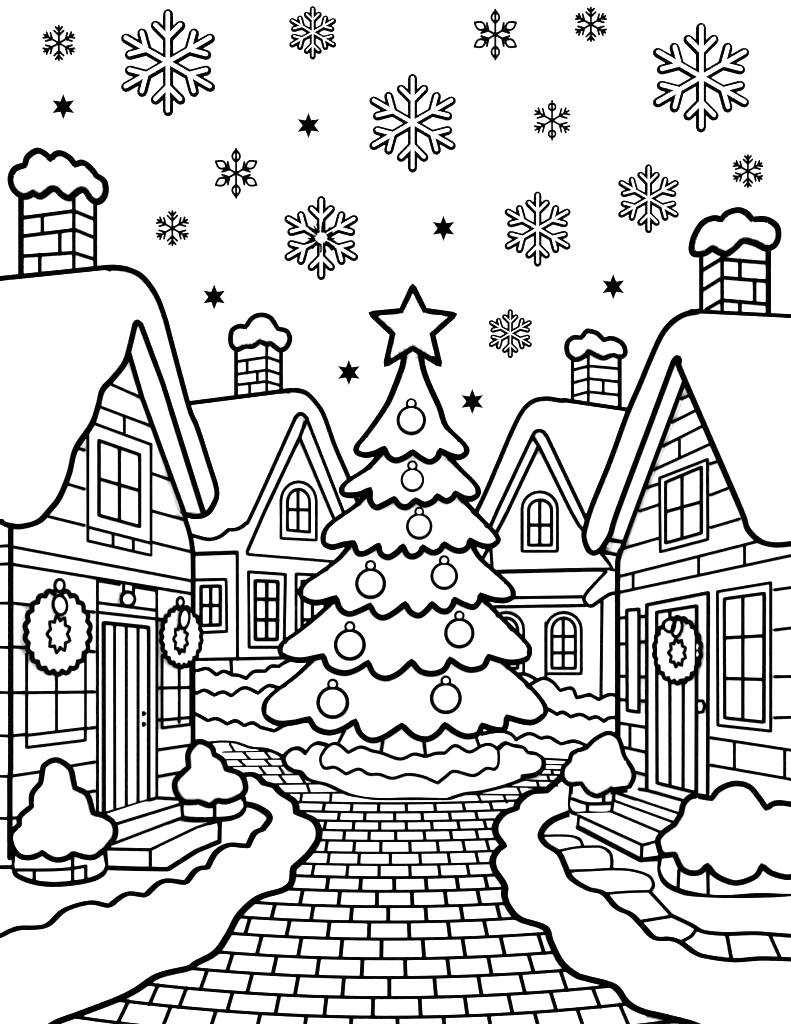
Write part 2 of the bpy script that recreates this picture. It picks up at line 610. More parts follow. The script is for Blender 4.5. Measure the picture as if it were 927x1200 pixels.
# roof of deep snow: far rake, ridge, near slope down to the eave, wavy edge
PR = P0.off(0.13)
ridge = PR.at(128, 314)
rb = Plane(ridge, G.w).at(-40, 331.5)
vec = rb - ridge
vec = vec * (4.0 / vec.length)
far = curve('@01 500,55 550,55 610,66 670,100 730,180 770,280 800,390 840,540 890,720 @PX 231,500 243,537 @R2 785,385 772,440 742,474 @PX 226,605 216,602')
wavy = curve('@01 632,325 605,440 580,510 520,585! 480,630 460,705 430,790 355,905 325,1020 280,1130 230,1195 @02 180,45 100,68 40,62 0,45')
m = Mesh()
poly = [(120, 318)] + sunk(far, 122) + [(238, 600), (163, 379), (160, 378)] + wavy + [(-8, 604), (-14, 590)]
m.prism([PR.at(*q) for q in poly], vec)
rp = toward(ridge, 0.0)
crest(m, ridge + vec, ridge, BOLD)
m.ink([(128, 314)] + far, PR, BOLD)
m.ink(line('@01 660,320 @R2 590,0 738,470'), PR, BOLD)
m.ink([(158, 381)] + curve('@01 632,325 645,311 660,322') , PR, BOLD)
m.ink(wavy, PR, BOLD)
eave = PR.at(2, 611)
m.stroke([eave, eave + vec * 0.5], BOLD)
R = m.build('roof', SNOW, H)
m = Mesh()
PB = P0.off(0.05)
m.prism([PB.at(*q) for q in [(160, 384), (238, 600), (215, 600), (150, 412)]], G.u * 0.045)
m.ink(line('@01 605,455 665,660 @PX 215,598'), PB, 6.0)
m.build('bargeboard', WOOD, H)
# gable window, lower windows, door
window(H, P0, .05, line('@01 412,786 440,784 708,883 @02 708,203 412,135'), line('@01 465,865 655,931 @02 655,68 465,15'),
       [line('@01 560,898 @02 560,41'), line('@01 465,1044 655,1100')], THIN, None, 4.2)
w = Mesh()
P6 = P0.off(.058)
w.inks(['@02 412,70 708,146', '@02 530,104 530,158', '@02 625,128 625,180'], P6, THIN)
w.prism([P6.at(*q) for q in line('@02 412,70 708,146 708,203 412,135')], G.u * .02)
w.build('window_sill', WALL, H)
window(H, P0, .03, line('@02 125,668 400,648 400,1070 125,1104'), line('@02 127,695 397,685 397,1014 127,1047'),
       [line('@02 265,745 265,1028'), line('@02 125,847 400,844'), line('@02 127,1047 397,1014')], THIN, head=False)
window(H, P0, .03, line('@02 760,672 893,672 893,996 760,1012'), line('@02 763,693 890,693 890,963 763,975'),
       [line('@02 840,722 840,985'), line('@02 760,825 893,822'), line('@02 763,975 890,963')], THIN, head=False)
f = Mesh()
PD = P0.off(.05)
fr = line('@02 457,322 735,368 @03 735,140 460,212')
f.prism([PD.at(*q) for q in fr], G.u * .07)
f.ink(line('@03 457,212 @02 457,322 735,368 @03 735,140'), PD, THIN)
f.inks(['@02 460,425 735,461', '@02 460,470 735,501'], PD, THIN)
f.build('door_frame', WOOD, H)
d = Mesh()
PD2 = P0.off(.065)
d.prism([PD2.at(*q) for q in line('@02 487,519 700,542 @03 700,146 490,208')], G.u * .04)
d.ink(line('@03 488,208 @02 487,519 697,541 @03 697,146'), PD2, 4.6)
d.inks(['@02 537,525 @03 538,193', '@02 592,530 @03 592,177', '@02 647,536 @03 647,162'], PD2, 3.8)
D = d.build('door', WOOD, H)
for y in (945, 995):
    k = Mesh()
    c = PD2.at(668 / 4, 600 + y / 4)
    uv_ball(k, c + G.n * .01, .033, 1, 1)
    k.build('door_knob', INK, D)
l = Mesh()
PL = P0.off(.11)
c0 = PL.at(150, 702)
l.puff(ring(150, 702, 8, 8.4, 24), PL, .05, .05, 4.0, 7, 3)
l.inks(['@02 580,343 580,378', '@02 626,350 626,380'], PL, 3.8)
l.prism([PL.at(*q) for q in line('@02 580,340 626,350 626,378 580,375')], G.u * .06)
l.build('porch_lamp', WOOD, H)
rt = Plane(ridge, G.w)
chimney(R, ridge + G.w * .06, G, (24.5, 86.5, 110.8, 224, 322),
        ['@00 110,1020 343,989', '@00 110,1106 343,1077', '@00 108,1200 343,1184', '@00 198,1012 198,1092', '@00 280,1088 280,1190', '@00 186,1192 186,1290'],
        ['@00 346,988 434,1024', '@00 346,1074 434,1110', '@00 346,1184 @01 434,12'],
        '@00 115,775! 130,735 175,706 212,720 237,747! 262,722 295,720 332,744 352,772! 390,762 428,790 452,822! 490,850 497,900 480,935 450,948 422,930 400,897 375,893 345,915 320,930 290,915 265,890 240,887 210,910 185,922 155,905! 130,920 100,920 62,888 48,838 70,792',
        True, BOLD, 4.2, .16)

# ------------------------------------------------------------------ right cottage
G = Gable((722, 12.59), (927, 8.68))
P0 = G.pl
H = thing('cottage', 'brick cottage in front right with one wreath on its door and a tall six-pane window', 'house', G.ground(860), 'snow covered cottages round the square')
wall = [G.ground(724), G.ground(990), P0.at(990, 636), P0.at(892, 634), P0.at(866, 620), P0.at(800, 435), P0.at(748, 595), P0.at(727, 645), P0.at(724, 665)]
S = []
for q in ['@31 420,676 466,655', '@31 378,786 492,728', '@31 340,895 526,800', '@31 305,1002 562,884', '@31 425,865 425,938', '@31 272,1086 328,1068', '@31 560,977 602,963', '@31 565,1122 648,1090', '@31 240,1195 328,1165',
          '@32 160,171 328,122', '@32 560,76 705,33', '@32 150,300 790,138', '@32 145,376 920,210 1100,172', '@32 208,288 208,358', '@32 515,210 515,290', '@32 730,158 730,244',
          '@32 150,497 178,493', '@32 238,491 272,488', '@32 150,618 178,618', '@32 238,610 272,608', '@32 150,770 178,770', '@32 238,773 272,773', '@32 150,880 178,882', '@32 238,885 272,887', '@32 150,990 270,1010',
          '@32 193,998 193,1106', '@32 165,1103 270,1126', '@33 205,16 272,34',
          '@32 855,367 960,352', '@32 855,555 960,542', '@32 855,772 960,771', '@32 855,965 960,962', '@32 563,1057 920,1112 1000,1125', '@32 682,1076 683,1206', '@32 563,1185 @33 920,48 1000,65', '@32 918,1112 @33 918,46']:
    S.append((line(q), P0, THIN))
S.append((curve('@32 150,178 140,210 135,270 135,600 136,1080 136,1170 @33 136,40'), P0, BOLD))
solid_wall(G, wall, G.u * 4.2, S, 'wall', H)
PR = P0.off(0.13)
ridge = PR.at(810, 366)
rb = Plane(ridge, G.w).at(970, 374)
vec = rb - ridge
vec = vec * (4.2 / vec.length)
far = curve('@31 520,259 450,273 390,310 340,372 290,480 240,600 180,740 100,960 15,1170 @R7 68,985 62,1020 75,1058 95,1068 122,1050')
wavy = curve('@31 410,485 440,560! 570,860 715,1195 @32 745,80 800,135 860,153 920,152 1000,140')
m = Mesh()
poly = [(820, 369.5)] + sunk(far, 818) + [(708, 640)] + line('@31 395,500 410,482') + wavy + [(945, 632), (945, 610)]
m.prism([PR.at(*q) for q in poly], vec)
crest(m, ridge + vec, ridge, BOLD)
m.ink([(810, 366)] + far, PR, BOLD)
m.ink(curve('@31 425,492! 418,480 408,479 396,496! 300,755 135,1195 @32 100,105 60,172'), PR, BOLD)
m.ink(wavy, PR, BOLD)
R = m.build('roof', SNOW, H)
m = Mesh()
PB = P0.off(.05)
m.prism([PB.at(*q) for q in line('@31 412,490 455,585 220,1195 @32 150,180 140,200 60,185')], G.u * .045)
m.ink(curve('@31 450,582! 220,1195 @32 150,185!'), PB, 5.6)
m.inks(['@32 98,131 165,141', '@32 66,188 145,203'], PB, 4.6)
m.build('bargeboard', WOOD, H)
window(H, P0, .05, line('@31 332,1040 556,953 @32 558,128 335,187'), line('@31 360,1060 527,990 @32 527,98 360,145'),
       [line('@31 437,1028 @32 437,124'), line('@31 362,1198 527,1152')], THIN, None, 4.0)
window(H, P0, .05, line('@32 603,373 853,331 853,1027 605,1000'), line('@32 635,407 822,381 820,985 637,965'),
       [line('@32 722,394 722,975'), line('@32 635,590 821,580'), line('@32 636,780 821,785')], THIN, None, 4.0)
k = Mesh()
PD = P0.off(.05)
sl = line('@32 178,460 235,455 235,938 180,930')
k.prism([PD.at(*q) for q in sl], G.u * .07)
k.ink(sl, PD, 4.2, True)
k.build('narrow_window', WOOD, H)
f = Mesh()
f.prism([PD.at(*q) for q in line('@32 272,435 560,378 @33 557,118 272,102')], G.u * .07)
f.ink(line('@33 272,102 @32 272,435 560,378 @33 557,118'), PD, 4.4)
f.build('door_frame', WOOD, H)
d = Mesh()
PD2 = P0.off(.066)
dr = line('@32 318,470 505,440 @33 503,116 320,70')
d.prism([PD2.at(*q) for q in dr], G.u * .04)
d.ink(dr, PD2, 4.2, True)
d.inks(['@32 380,462 380,495', '@32 380,785 @33 381,86', '@32 443,785 @33 442,101'], PD2, 4.0)
D = d.build('door', WOOD, H)
k = Mesh()
PD3 = P0.off(.09)
hd = curve('@32 505,885! 535,885! 541,910 535,937! 507,940!', True)
k.prism([PD3.at(*q) for q in hd], G.u * .03)
k.ink(hd, PD3, 3.4, True)
k.build('door_handle', WOOD, D)
chimney(R, ridge + G.w * -.06, G, (822.5, 846.3, 900.5, 296, 368),
        ['@31 630,15 836,32', '@31 630,101 836,118', '@31 630,207 836,225', '@31 709,20 709,108', '@31 778,112 778,220', '@31 709,212 709,262'],
        ['@31 536,65 622,13', '@31 536,158 622,104', '@31 550,250 622,208'],
        '@30 620,1028! 650,997 700,984 740,1000 765,1028! 830,1028 880,1060 890,1110 870,1152 830,1165 780,1142 725,1130 690,1160 650,1190 615,1185 580,1165! 545,1188 500,1193 480,1170 492,1110 530,1047 580,1022',
        False, BOLD, 4.4, .16)

# ------------------------------------------------------------------ back left cottage
A = Vector(((278 - CX) / FOC * 29, 29, 0))
wd = Vector((.574, .819, 0))
s_ = (A.x * -1 + (405 - CX) / FOC * 29 ) / (wd.x - (405 - CX) / FOC * wd.y)
Bd = A.y + wd.y * s_
G = Gable((278, 29.0), (405, Bd))
P0 = G.pl
H = thing('cottage', 'plain cottage behind the tree on the left with an arched gable window above square windows', 'house', G.ground(330), 'snow covered cottages round the square')
wall = [G.ground(278), G.ground(425), P0.at(425, 655), P0.at(404, 612), P0.at(351, 508), P0.at(288, 645), P0.at(278, 648)]
side = Plane(G.ground(278), G.w)
S = [(line('@12 240,187 240,198 640,232 760,240'), P0, THIN), (line('@12 192,195 193,690'), P0, 4.0), (line('@12 193,688 420,684 600,680'), P0, 4.0),
     (line('@12 -60,692 192,688'), side, 4.0), (line('@12 -60,198 0,196 190,190'), side, 5.0), (line('@12 162,692 166,775'), side, 4.0)]
solid_wall(G, wall, G.u * 5.0, S, 'wall', H)
PR = P0.off(.3)
ridge = PR.at(338, 458)
rb = Plane(ridge, G.w).at(200, 476)
vec = rb - ridge
m = Mesh()
far = curve('@11 400,635 435,630 475,630 520,645 565,692 600,750 650,890 715,1040 770,1190 @PX 432,625')
left = curve('@11 465,757 @12 265,0 230,55 190,80 152,83! 110,115 60,128 0,115 -80,90')
poly = [(330, 462)] + sunk(far, 334) + [(420, 630)] + line('@11 690,1200 520,765 500,742 480,742') + left + [(205, 610)]
m.prism([PR.at(*q) for q in poly], vec)
crest(m, ridge + vec, ridge, 5.6)
m.ink([(338, 457.5)] + far, PR, 5.6)
m.ink(left, PR, 4.6)
m.ink(curve('@11 463,760 480,742 500,742 520,762!'), PR, 4.8)
m.ink(line('@11 518,760 690,1200 @12 722,80'), PR, 4.2)
R = m.build('roof', SNOW, H)
m = Mesh()
PB = P0.off(.12)
m.prism([PB.at(*q) for q in line('@11 465,770 500,755 488,850 325,1195 @12 242,185 215,185 265,0')], G.u * .11)
m.prism([PB.at(*q) for q in line('@11 488,850 518,768 690,1200 640,1220')], G.u * .11)
m.ink(line('@11 516,765 487,846 322,1195 @12 240,183'), PB, 4.4)
m.ink(line('@11 485,850 632,1200 @12 652,45'), PB, 4.0)
m.build('bargeboard', WOOD, H)
q = lambda dy: dy
out = arch(230 + 397 / 4, 230 + 563 / 4, 300 + 1058 / 4, 300 + 1150 / 4, (630.8, 633))
inn = arch(230 + 428 / 4, 230 + 532 / 4, 300 + 1093 / 4, 300 + 1155 / 4, (621, 623.5))
window(H, P0, .13, out, inn, [line('@11 477,1093 @12 477,88'), line('@11 428,1188 532,1190')], 3.6, None, 3.8)
window(H, P0, .13, line('@12 245,280 418,292 412,634 248,634'), line('@12 277,322 383,326 380,597 278,597'),
       [line('@12 331,324 330,597'), line('@12 277,408 383,410'), line('@12 278,505 383,506')], 3.8, None, 4.4)
window(H, P0, .13, line('@12 468,290 640,298 640,640 468,634'), line('@12 497,324 605,330 605,600 497,597'),
       [line('@12 545,326 545,598'), line('@12 497,412 605,415'), line('@12 497,505 605,507')], 3.8, None, 4.2)
window(H, side, .13, line('@12 -20,319 140,315 143,560 -20,567'), line('@12 22,349 112,347 112,529 22,532'),
       [line('@12 67,348 67,530'), line('@12 22,438 112,438')], 3.8, None, 4.2)
chimney(R, ridge + G.w * .12, G, (277, 312.5, 329, 404, 458),
        ['@11 195,494 330,474', '@11 195,553 330,534', '@11 195,603 330,587', '@11 238,488 238,548', '@11 286,540 286,595', '@11 250,596 250,655'],
        ['@11 330,473 390,494', '@11 330,533 390,552', '@11 330,588 390,605'],
        '@11 230,333! 262,290 305,275 350,290 382,340! 425,352 440,390 422,430 390,442 348,408! 330,415 298,400! 265,425 230,425 190,440 162,412 165,352 200,328',
        True, 5.4, 3.4, .22)

# ------------------------------------------------------------------ back right cottage
A = Vector(((719 - CX) / FOC * 28.5, 28.5, 0))
wd = Vector((-.866, .5, 0))
k_ = (572 - CX) / FOC
s_ = (k_ * A.y - A.x) / (wd.x - k_ * wd.y)
G = Gable((719, 28.5), (572, A.y + wd.y * s_))
P0 = G.pl
H = thing('cottage', 'plain cottage behind the tree on the right with arched windows under a snowy ledge', 'house', G.ground(650), 'snow covered cottages round the square')
wall = [G.ground(724), G.ground(572), P0.at(575, 650), P0.at(585, 628), P0.at(632, 522), P0.at(682, 612), P0.at(724, 668)]
S = [(line('@22 480,280 920,270 @32 115,270'), P0, 5.0), (line('@32 62,420 57,870'), P0, 3.8), (line('@22 460,160 468,280'), P0, 4.0), (line('@22 718,520 718,790'), P0, 3.4)]
solid_wall(G, wall, G.u * 4.5, S, 'wall', H)
PR = P0.off(.3)
ridge = PR.at(660, 469)
rb = Plane(ridge, G.w).at(745, 482)
vec = rb - ridge
m = Mesh()
far = curve('@21 780,676 720,668 660,680 610,725 560,820 500,960 440,1100 395,1195 @PX 545,629')
poly = [(664, 472.5)] + sunk(far, 664) + [(560, 650)] + line('@21 490,1195 655,845 685,820') + line('@21 725,845 890,1195 @32 120,265') + [(735, 660), (740, 640)]
m.prism([PR.at(*q) for q in poly], vec)
crest(m, ridge + vec, ridge, 4.6)
m.ink([(660, 469.5)] + far, PR, 5.6)
m.ink(curve('@22 445,100 @21 490,1195! 655,845! 668,825 688,818 708,825 725,848! 890,1195! @32 18,100'), PR, 4.6)
R = m.build('roof', SNOW, H)
m = Mesh()
PB = P0.off(.12)
m.prism([PB.at(*q) for q in line('@21 655,850 685,890 540,1195 @22 435,210 400,210 @21 490,1195')], G.u * .11)
m.prism([PB.at(*q) for q in line('@21 660,845 685,822 725,850 890,1195 @32 115,262 60,200 @21 835,1195 685,890')], G.u * .11)
m.ink(line('@22 425,215 @21 540,1195 685,890 658,848'), PB, 4.4)
m.ink(line('@21 685,890 835,1195 @32 -48,60 115,265'), PB, 4.4)
m.build('bargeboard', WOOD, H)
window(H, P0, .13, arch(460 + 607 / 4, 460 + 773 / 4, 300 + 1105 / 4, 300 + 1185 / 4, 600 + 184 / 4), arch(460 + 638 / 4, 460 + 745 / 4, 300 + 1143 / 4, 300 + 1190 / 4, 600 + 155 / 4),
       [line('@21 690,1145 @22 690,155'), line('@22 638,61 745,61')], 3.8, [arch(460 + 622 / 4, 460 + 759 / 4, 300 + 1124 / 4, 300 + 1188 / 4, 600 + 170 / 4)] if False else None, 4.0)
for dx in (0, -270):
    window(H, P0, .13, arch(460 + (719 + dx) / 4, 460 + (885 + dx) / 4, 600 + 471 / 4, 600 + 550 / 4, 600 + 758 / 4), arch(460 + (747 + dx) / 4, 460 + (857 + dx) / 4, 600 + 497 / 4, 600 + 555 / 4, 600 + 732 / 4),
           [line('@22 %d,497 %d,732' % (800 + dx, 800 + dx)), line('@22 %d,583 %d,583' % (747 + dx, 857 + dx)), line('@22 %d,660 %d,660' % (747 + dx, 857 + dx))], 3.6, None, 3.8)
m = Mesh()
PE = P0.off(.55)
m.prism([PE.at(*q) for q in line('@22 430,300 920,290 @32 70,292 0,368 -20,400 @22 895,440 430,446')], G.u * .54)
m.inks(['@22 440,403 900,397', '@22 440,445 905,438'], PE, 4.0)
m.build('ledge', SNOW, H)
m = Mesh()
PF = P0.off(.75)
lump = curve('@32 90,275! 70,290 0,368 -22,405 -10,432 15,440 45,420 100,385 140,378 160,330 130,290', True)
m.pillow(lump, PF, lambda x, y, d: .2 * min(1, d / 8), lambda x, y, d: .5 * min(1, d / 5), 4)
m.ink(curve('@32 80,282 0,368 -22,405 -8,434 15,440 45,420 100,385 160,376'), PF, 4.6)
m.build('eave_snow', SNOW, H)
chimney(R, ridge + Vector((0, 5.5, 0)), G, (671.5, 689.5, 726, 420, 470),
        ['@31 0,515 138,528', '@31 0,574 138,589', '@31 0,636 138,651', '@31 68,582 68,646'],
        ['@21 850,533 918,516', '@21 850,593 918,575', '@21 850,654 918,636'],
        '@21 885,383! 905,355 @31 0,350 40,362 70,393! 112,385 160,412 172,455 150,475 112,465 70,480 30,465 0,447 @21 900,470 860,487 822,462 817,412 845,382',
        False, 5.4, 3.4, .22, Vector((-.36, .933, 0)), Vector((-.933, -.36, 0)))

# ================================================================== steps
def steps(label, n_top, boxes, strokes, at):
    T = thing('front_steps', label, 'steps', at)
    for i, (o, a, b, h, z) in enumerate(boxes):
        m = Mesh()
        m.box(o, a, b, Vector((0, 0, h)))
        for ln, pl, w in strokes[i]:
            m.ink(ln, pl, w, lift=0.6)
        m.build('step', STONE, T)
    return T

G = Gable((12, 8.0), (228, 12.7))
z1, z2 = .165, .345
o = GR.at(178, 1017); e = GR.at(257, 986)
inw = Vector((-G.n.x, -G.n.y, 0))
L1, L2 = level(z1), level(z2)
front = Plane(o, G.w)
rf = Plane(o, Vector((e.y - o.y, -(e.x - o.x), 0)))
o2 = L1.at(120, 996); e2 = L1.at(212, 959)
b0 = Vector((L1.at(137, 986).x, L1.at(137, 986).y, 0)); b1 = Vector((e2.x, e2.y, 0))
rf2 = Plane(b0, Vector((b1.y - b0.y, -(b1.x - b0.x), 0)))
steps('two white slab steps below the plank door of the cottage at left', 2,
      [(Vector((o.x, o.y, -.05)), Vector((e.x - o.x, e.y - o.y, 0)), inw * .9, z1 + .05, 0),
       (Vector((b0.x, b0.y, z1 - .02)) - (b1 - b0) * .3, (b1 - b0) * 1.3, inw * .42, z2 - z1 + .02, 0)],
      [[(line('@03 480,379 705,383 920,280 @13 100,250'), L1, 4.0), (line('@03 705,383 705,468'), rf, 4.0), (line('@03 490,468 640,473 785,475 920,390 @13 108,345'), GR, 6.0),
        (line('@13 108,345 110,250'), rf, 5.4), (line('@03 850,235 920,237 @13 0,240 90,245'), L1, 3.6)],
       [(line('@03 520,360 850,235'), L1, 4.2), (line('@03 520,270 850,168'), L2, 4.0), (line('@03 850,168 856,232'), rf2, 4.0), (line('@03 485,216 735,140'), G.pl.off(.075), 4.0), (line('@03 735,140 840,146 850,168'), L2, 4.0)]],
      o)
G = Gable((722, 12.59), (927, 8.68))
z1, z2 = .155, .278
L1, L2 = level(z1), level(z2)
A = GR.at(677, 969); B = GR.at(752, 1009)
inw = Vector((-G.n.x, -G.n.y, 0))
rf = Plane(A, Vector((B.y - A.y, -(B.x - A.x), 0)))
c0 = L1.at(717.5, 951.5); c1 = L1.at(772, 974)
c0.z = c1.z = 0
rf2 = Plane(c0, Vector((c1.y - c0.y, -(c1.x - c0.x), 0)))
steps('three low white steps below the door of the cottage at right', 3,
      [(Vector((B.x, B.y, -.05)), A - B, inw * 1.0, z1 + .05, 0),
       (Vector((c1.x, c1.y, z1 - .02)) - (c0 - c1) * .3, (c0 - c1) * 1.3, inw * .62, z2 - z1 + .02, 0)],
      [[(line('@RR 155,468 455,606 525,588'), L1, 4.0), (line('@RR 155,468 150,522'), rf, 4.0), (line('@RR 452,608 450,665'), rf, 4.0), (line('@RR 150,522 450,678'), GR, 6.0), (line('@RR 450,678 560,662'), Plane(B, B - A), 6.0)],
       [(line('@RR 312,450 545,548'), L1, 4.0), (line('@RR 318,396 610,502'), L2, 4.0), (line('@RR 325,357 640,462'), L2, 4.0), (line('@RR 318,396 310,450'), rf2, 4.0),
        (line('@RR 322,357 440,342'), L2, 4.0), (line('@RR 440,342 480,348 680,405'), G.pl.off(.075), 4.0), (line('@RR 322,357 318,396'), rf2, 4.0)]],
      B)

# ================================================================== potted shrubs
def pot_mesh(cx, hw, d, ry, z0, bottom, sides_px, seams, w, right=None):
    pass

def potted(label, d, shrub, pot, seams, w, ry, thick, top_y, thing_name='potted_shrub'):
    """snow laden shrub in a low round stone pot"""
    pl = upright(d)
    px = curve(shrub, True)
    pot_px = curve(pot)
    xs = [q[0] for q in pot_px]
    l, r = min(xs), max(xs)
    base = pl.at((l + r) / 2, max(q[1] for q in pot_px))
    T = thing(thing_name, label, 'shrub', (base.x, d, 0), 'snowy shrubs in stone pots')
    m = Mesh()
    hw = (r - l) / 2
    cx = (l + r) / 2
    def depth(x):
        k = max(-1, min(1, (x - cx) / hw))
        return d - ry * math.sqrt(1 - k * k)
    # front wall follows the drawn rim, back wall a plain half round, both down to the ground
    n = 28
    ringf, ringb = [], []
    for i in range(n + 1):
        x = cx - hw * math.cos(math.pi * i / n)
        ringf.append(upright(depth(x)).at(x, HY)); ringb.append(upright(d + ry * math.sqrt(max(0, 1 - ((x - cx) / hw) ** 2))).at(x, HY))
    loop = ringf + ringb[-2:0:-1]
    zt = pl.at(cx, top_y).z
    m.prism([Vector((q.x, q.y, -.02)) for q in loop], Vector((0, 0, zt + .02)))
    def on(q):
        p = upright(depth(q[0])).at(*q)
        return toward(p, 0.5 * w * d / FOC * .6)
    m.stroke([on(q) for q in pot_px], w)
    for s in seams:
        m.stroke([on(q) for q in curve(s, n=8)], 4.0)
    m.build('pot', STONE, T)
    s = Mesh()
    s.puff(px, upright(d - ry * 1.03), thick, thick + ry, w, 26, 6)
    s.build('shrub', SNOW, T)
    return T

potted('tall pointed snowy shrub in a pot at the corner of the left cottage', 7.85,
       '@03 200,5 @02 205,1190 235,1168 270,1162 310,1183 335,1212 @03 345,55 352,92! 410,125 437,210! 490,225 535,260 540,320 500,375! 450,415 405,420 345,402! 310,425 265,432 225,418 200,398! 150,420 95,415 58,370 50,310 90,265! 95,225 147,180! 150,120 190,70!',
       '@03 68,400 70,485 100,515 180,540 280,545 400,530 470,505 494,470 490,385', ['@03 75,478 230,478 330,472 402,460', '@03 160,485 160,537', '@03 340,420 340,535', '@03 402,460 402,526'], 6.2, .22, .28, 998)
potted('small pointed snowy shrub in a pot beyond the steps of the left cottage', 11.7,
       '@R3 545,275 575,290 582,310! 605,325 615,350! 655,365 668,400 657,422 628,436! 610,440 590,436! 570,450 540,440! 500,440 478,415 475,385 495,360 512,345! 510,310 525,285',
       '@R3 495,445 495,483 590,487 640,480 662,460 662,430', ['@R3 583,450 583,486'], 6.2, .3, .3, 938)
potted('small lopsided snowy shrub in a pot beyond the steps of the right cottage', 11.85,
       '@RR 190,145! 230,105 290,75 335,92 355,130 370,185 405,240 415,285 395,330! 310,340! 270,365 235,375 195,355 165,315! 110,320 78,290 80,240 110,210! 125,170',
       '@RR 118,325 118,445 200,455 310,448 316,350', ['@RR 125,388 200,410 310,408', '@RR 195,412 195,450', '@RR 272,375 272,408'], 5.0, .25, .25, 930)
potted('broad cloud-shaped snowy shrub in a pot in front of the right cottage', 7.75,
       '@33 325,360 325,330 350,300 400,265! 430,215 445,165 490,130 575,142! 610,100 680,72 750,85 800,140 832,188! 870,165 920,165 990,185 1060,260 1080,380 1040,460 950,510 900,508 850,490 812,460! 780,510 690,540 600,508 555,457! 520,490 470,492 430,465 402,405! 345,408',
       '@33 338,400 335,490 365,545 440,580 550,603 650,608 800,598 920,602 1000,598 1060,560 1075,420', ['@33 422,478 418,575', '@33 558,455 560,600'], 6.4, .3, .3, 1005)

# ================================================================== wreaths
def wreath(label, pl, cx, cy, rx, ry, icx, icy, irx, iry, loops, w, bumps):
    T = thing('wreath', label, 'wreath', pl.at(cx, cy), 'christmas wreaths on the cottages')
    m = Mesh()
    out = ring(cx, cy, rx, ry, bumps * 8, bumps, .042)
    inn = ring(icx, icy, irx, iry, 36, 9, .18, True)
    m.puff(out, pl, .022, .012, w, min(rx - irx, ry - iry) * .5, 3, holes=[inn])  # centre closed by an added white plate, so it stays bright instead of shaded
    m.ink(inn, pl, 3.4, True)
    m.build('ring', LEAF, T)
    for (x, y, a, b, t) in loops:
        b_ = Mesh()
        p2 = pl.off(.04)
        b_.puff(ring(x, y, a, b, 24, tilt=t), p2, .03, .02, 3.6, min(a, b) * .8, 2)
        b_.build('bow', SNOW, T)
    return T

PLw = Gable((12, 8.0), (228, 12.7)).pl
def WL(x, y):
    return 20 + x / 4.03, 660 + y / 4.03
a, b = WL(192, 325); c, d = WL(197, 335)
wreath('larger wreath hanging over the window left of the plank door', PLw.off(.07), a, b, 37, 48, c, d, 12, 19,
       [(*WL(201, 105), 5.6, 7.2, 0), (*WL(203, 198), 8, 11.5, -.15)], 5.8, 22)
a, b = WL(776, 347); c, d = WL(773, 358)
wreath('narrower wreath at the far corner of the cottage at left', PLw.off(.09), a, b, 23, 34.5, c, d, 7.4, 15,
       [(*WL(771, 184), 3.8, 5.6, 0), (*WL(790, 262), 5.6, 11.5, .1)], 5.2, 22)
PRw = Gable((722, 12.59), (927, 8.68)).pl
wreath('wreath hanging on the plank door of the right cottage', PRw.off(.085), 794, 762, 26.6, 37.5, 793.7, 765, 9, 14.5,
       [(785, 733, 7.2, 7.6, 0), (793.5, 736, 5.6, 10.5, .22)], 5.2, 22)

# ================================================================== hedges
def hedge(label, s, d, bottom, th=.35, w=5.3):
    top = curve(s)
    pl = upright(d)
    m = Mesh()
    out = top + [(top[-1][0], bottom), (top[0][0], bottom)]
    def prof(x, y, dd):
        return th * min(1.0, max(0, dd - 2) / 12) ** .5
    m.pillow(out, pl, prof, prof, 8)
    m.ink(top, pl, w, lift=.4)
    mid = pl.at((top[0][0] + top[-1][0]) / 2, bottom)
    return tag(m.build('hedge', SNOW, None, (mid.x, d, 0)), label, 'hedge', 'snowy hedges in front of the back cottages')

hedge('rearmost snowy hedge row under the wall of the back left cottage', '@12 -120,760 -60,735 0,745 50,735 95,765! 130,748 168,765! 200,768 235,782! 270,750 325,748! 350,725 388,725! 420,705 470,690 600,700', 28.4, 868)
hedge('middle snowy hedge row of three on the left of the tree', '@12 -120,860 -60,850 0,850 40,837 85,860! 125,845 165,863! 225,825 290,850! 340,815 390,825 460,815 560,840', 27.9, 869)
hedge('front snowy hedge row beside the bricks on the left of the tree', '@12 -120,920 -60,930 0,950 55,980! 95,970 145,995! 185,980 225,1003! 265,990 300,1010! 365,1028! 420,1000 480,985 560,980', 27.3, 869)
hedge('small rounded hedge peeping out behind the tree under the arched windows', '@22 540,850 560,790 600,762 640,768 690,800 740,850', 28.0, 868)
hedge('rearmost long snowy hedge row on the right under the arched windows', '@22 560,860 630,820 700,782 745,795 785,838! 840,828 862,872! 920,858 @32 0,855 45,880! 95,858 130,862 230,880', 27.6, 868)
hedge('middle snowy hedge row of the right side beside the cottage corner', '@22 600,930 660,915 725,925 770,950! 800,940 835,962! 880,950 920,970 @32 0,972 35,962 70,982! 110,965 230,975', 27.1, 869)
hedge('front snowy hedge row on the right behind the small potted shrub', '@22 420,1040 500,1030 550,1040 580,1068! 640,1040 695,1063! 735,1058 790,1090! 850,1075 905,1095 960,1110', 24.2, 880)

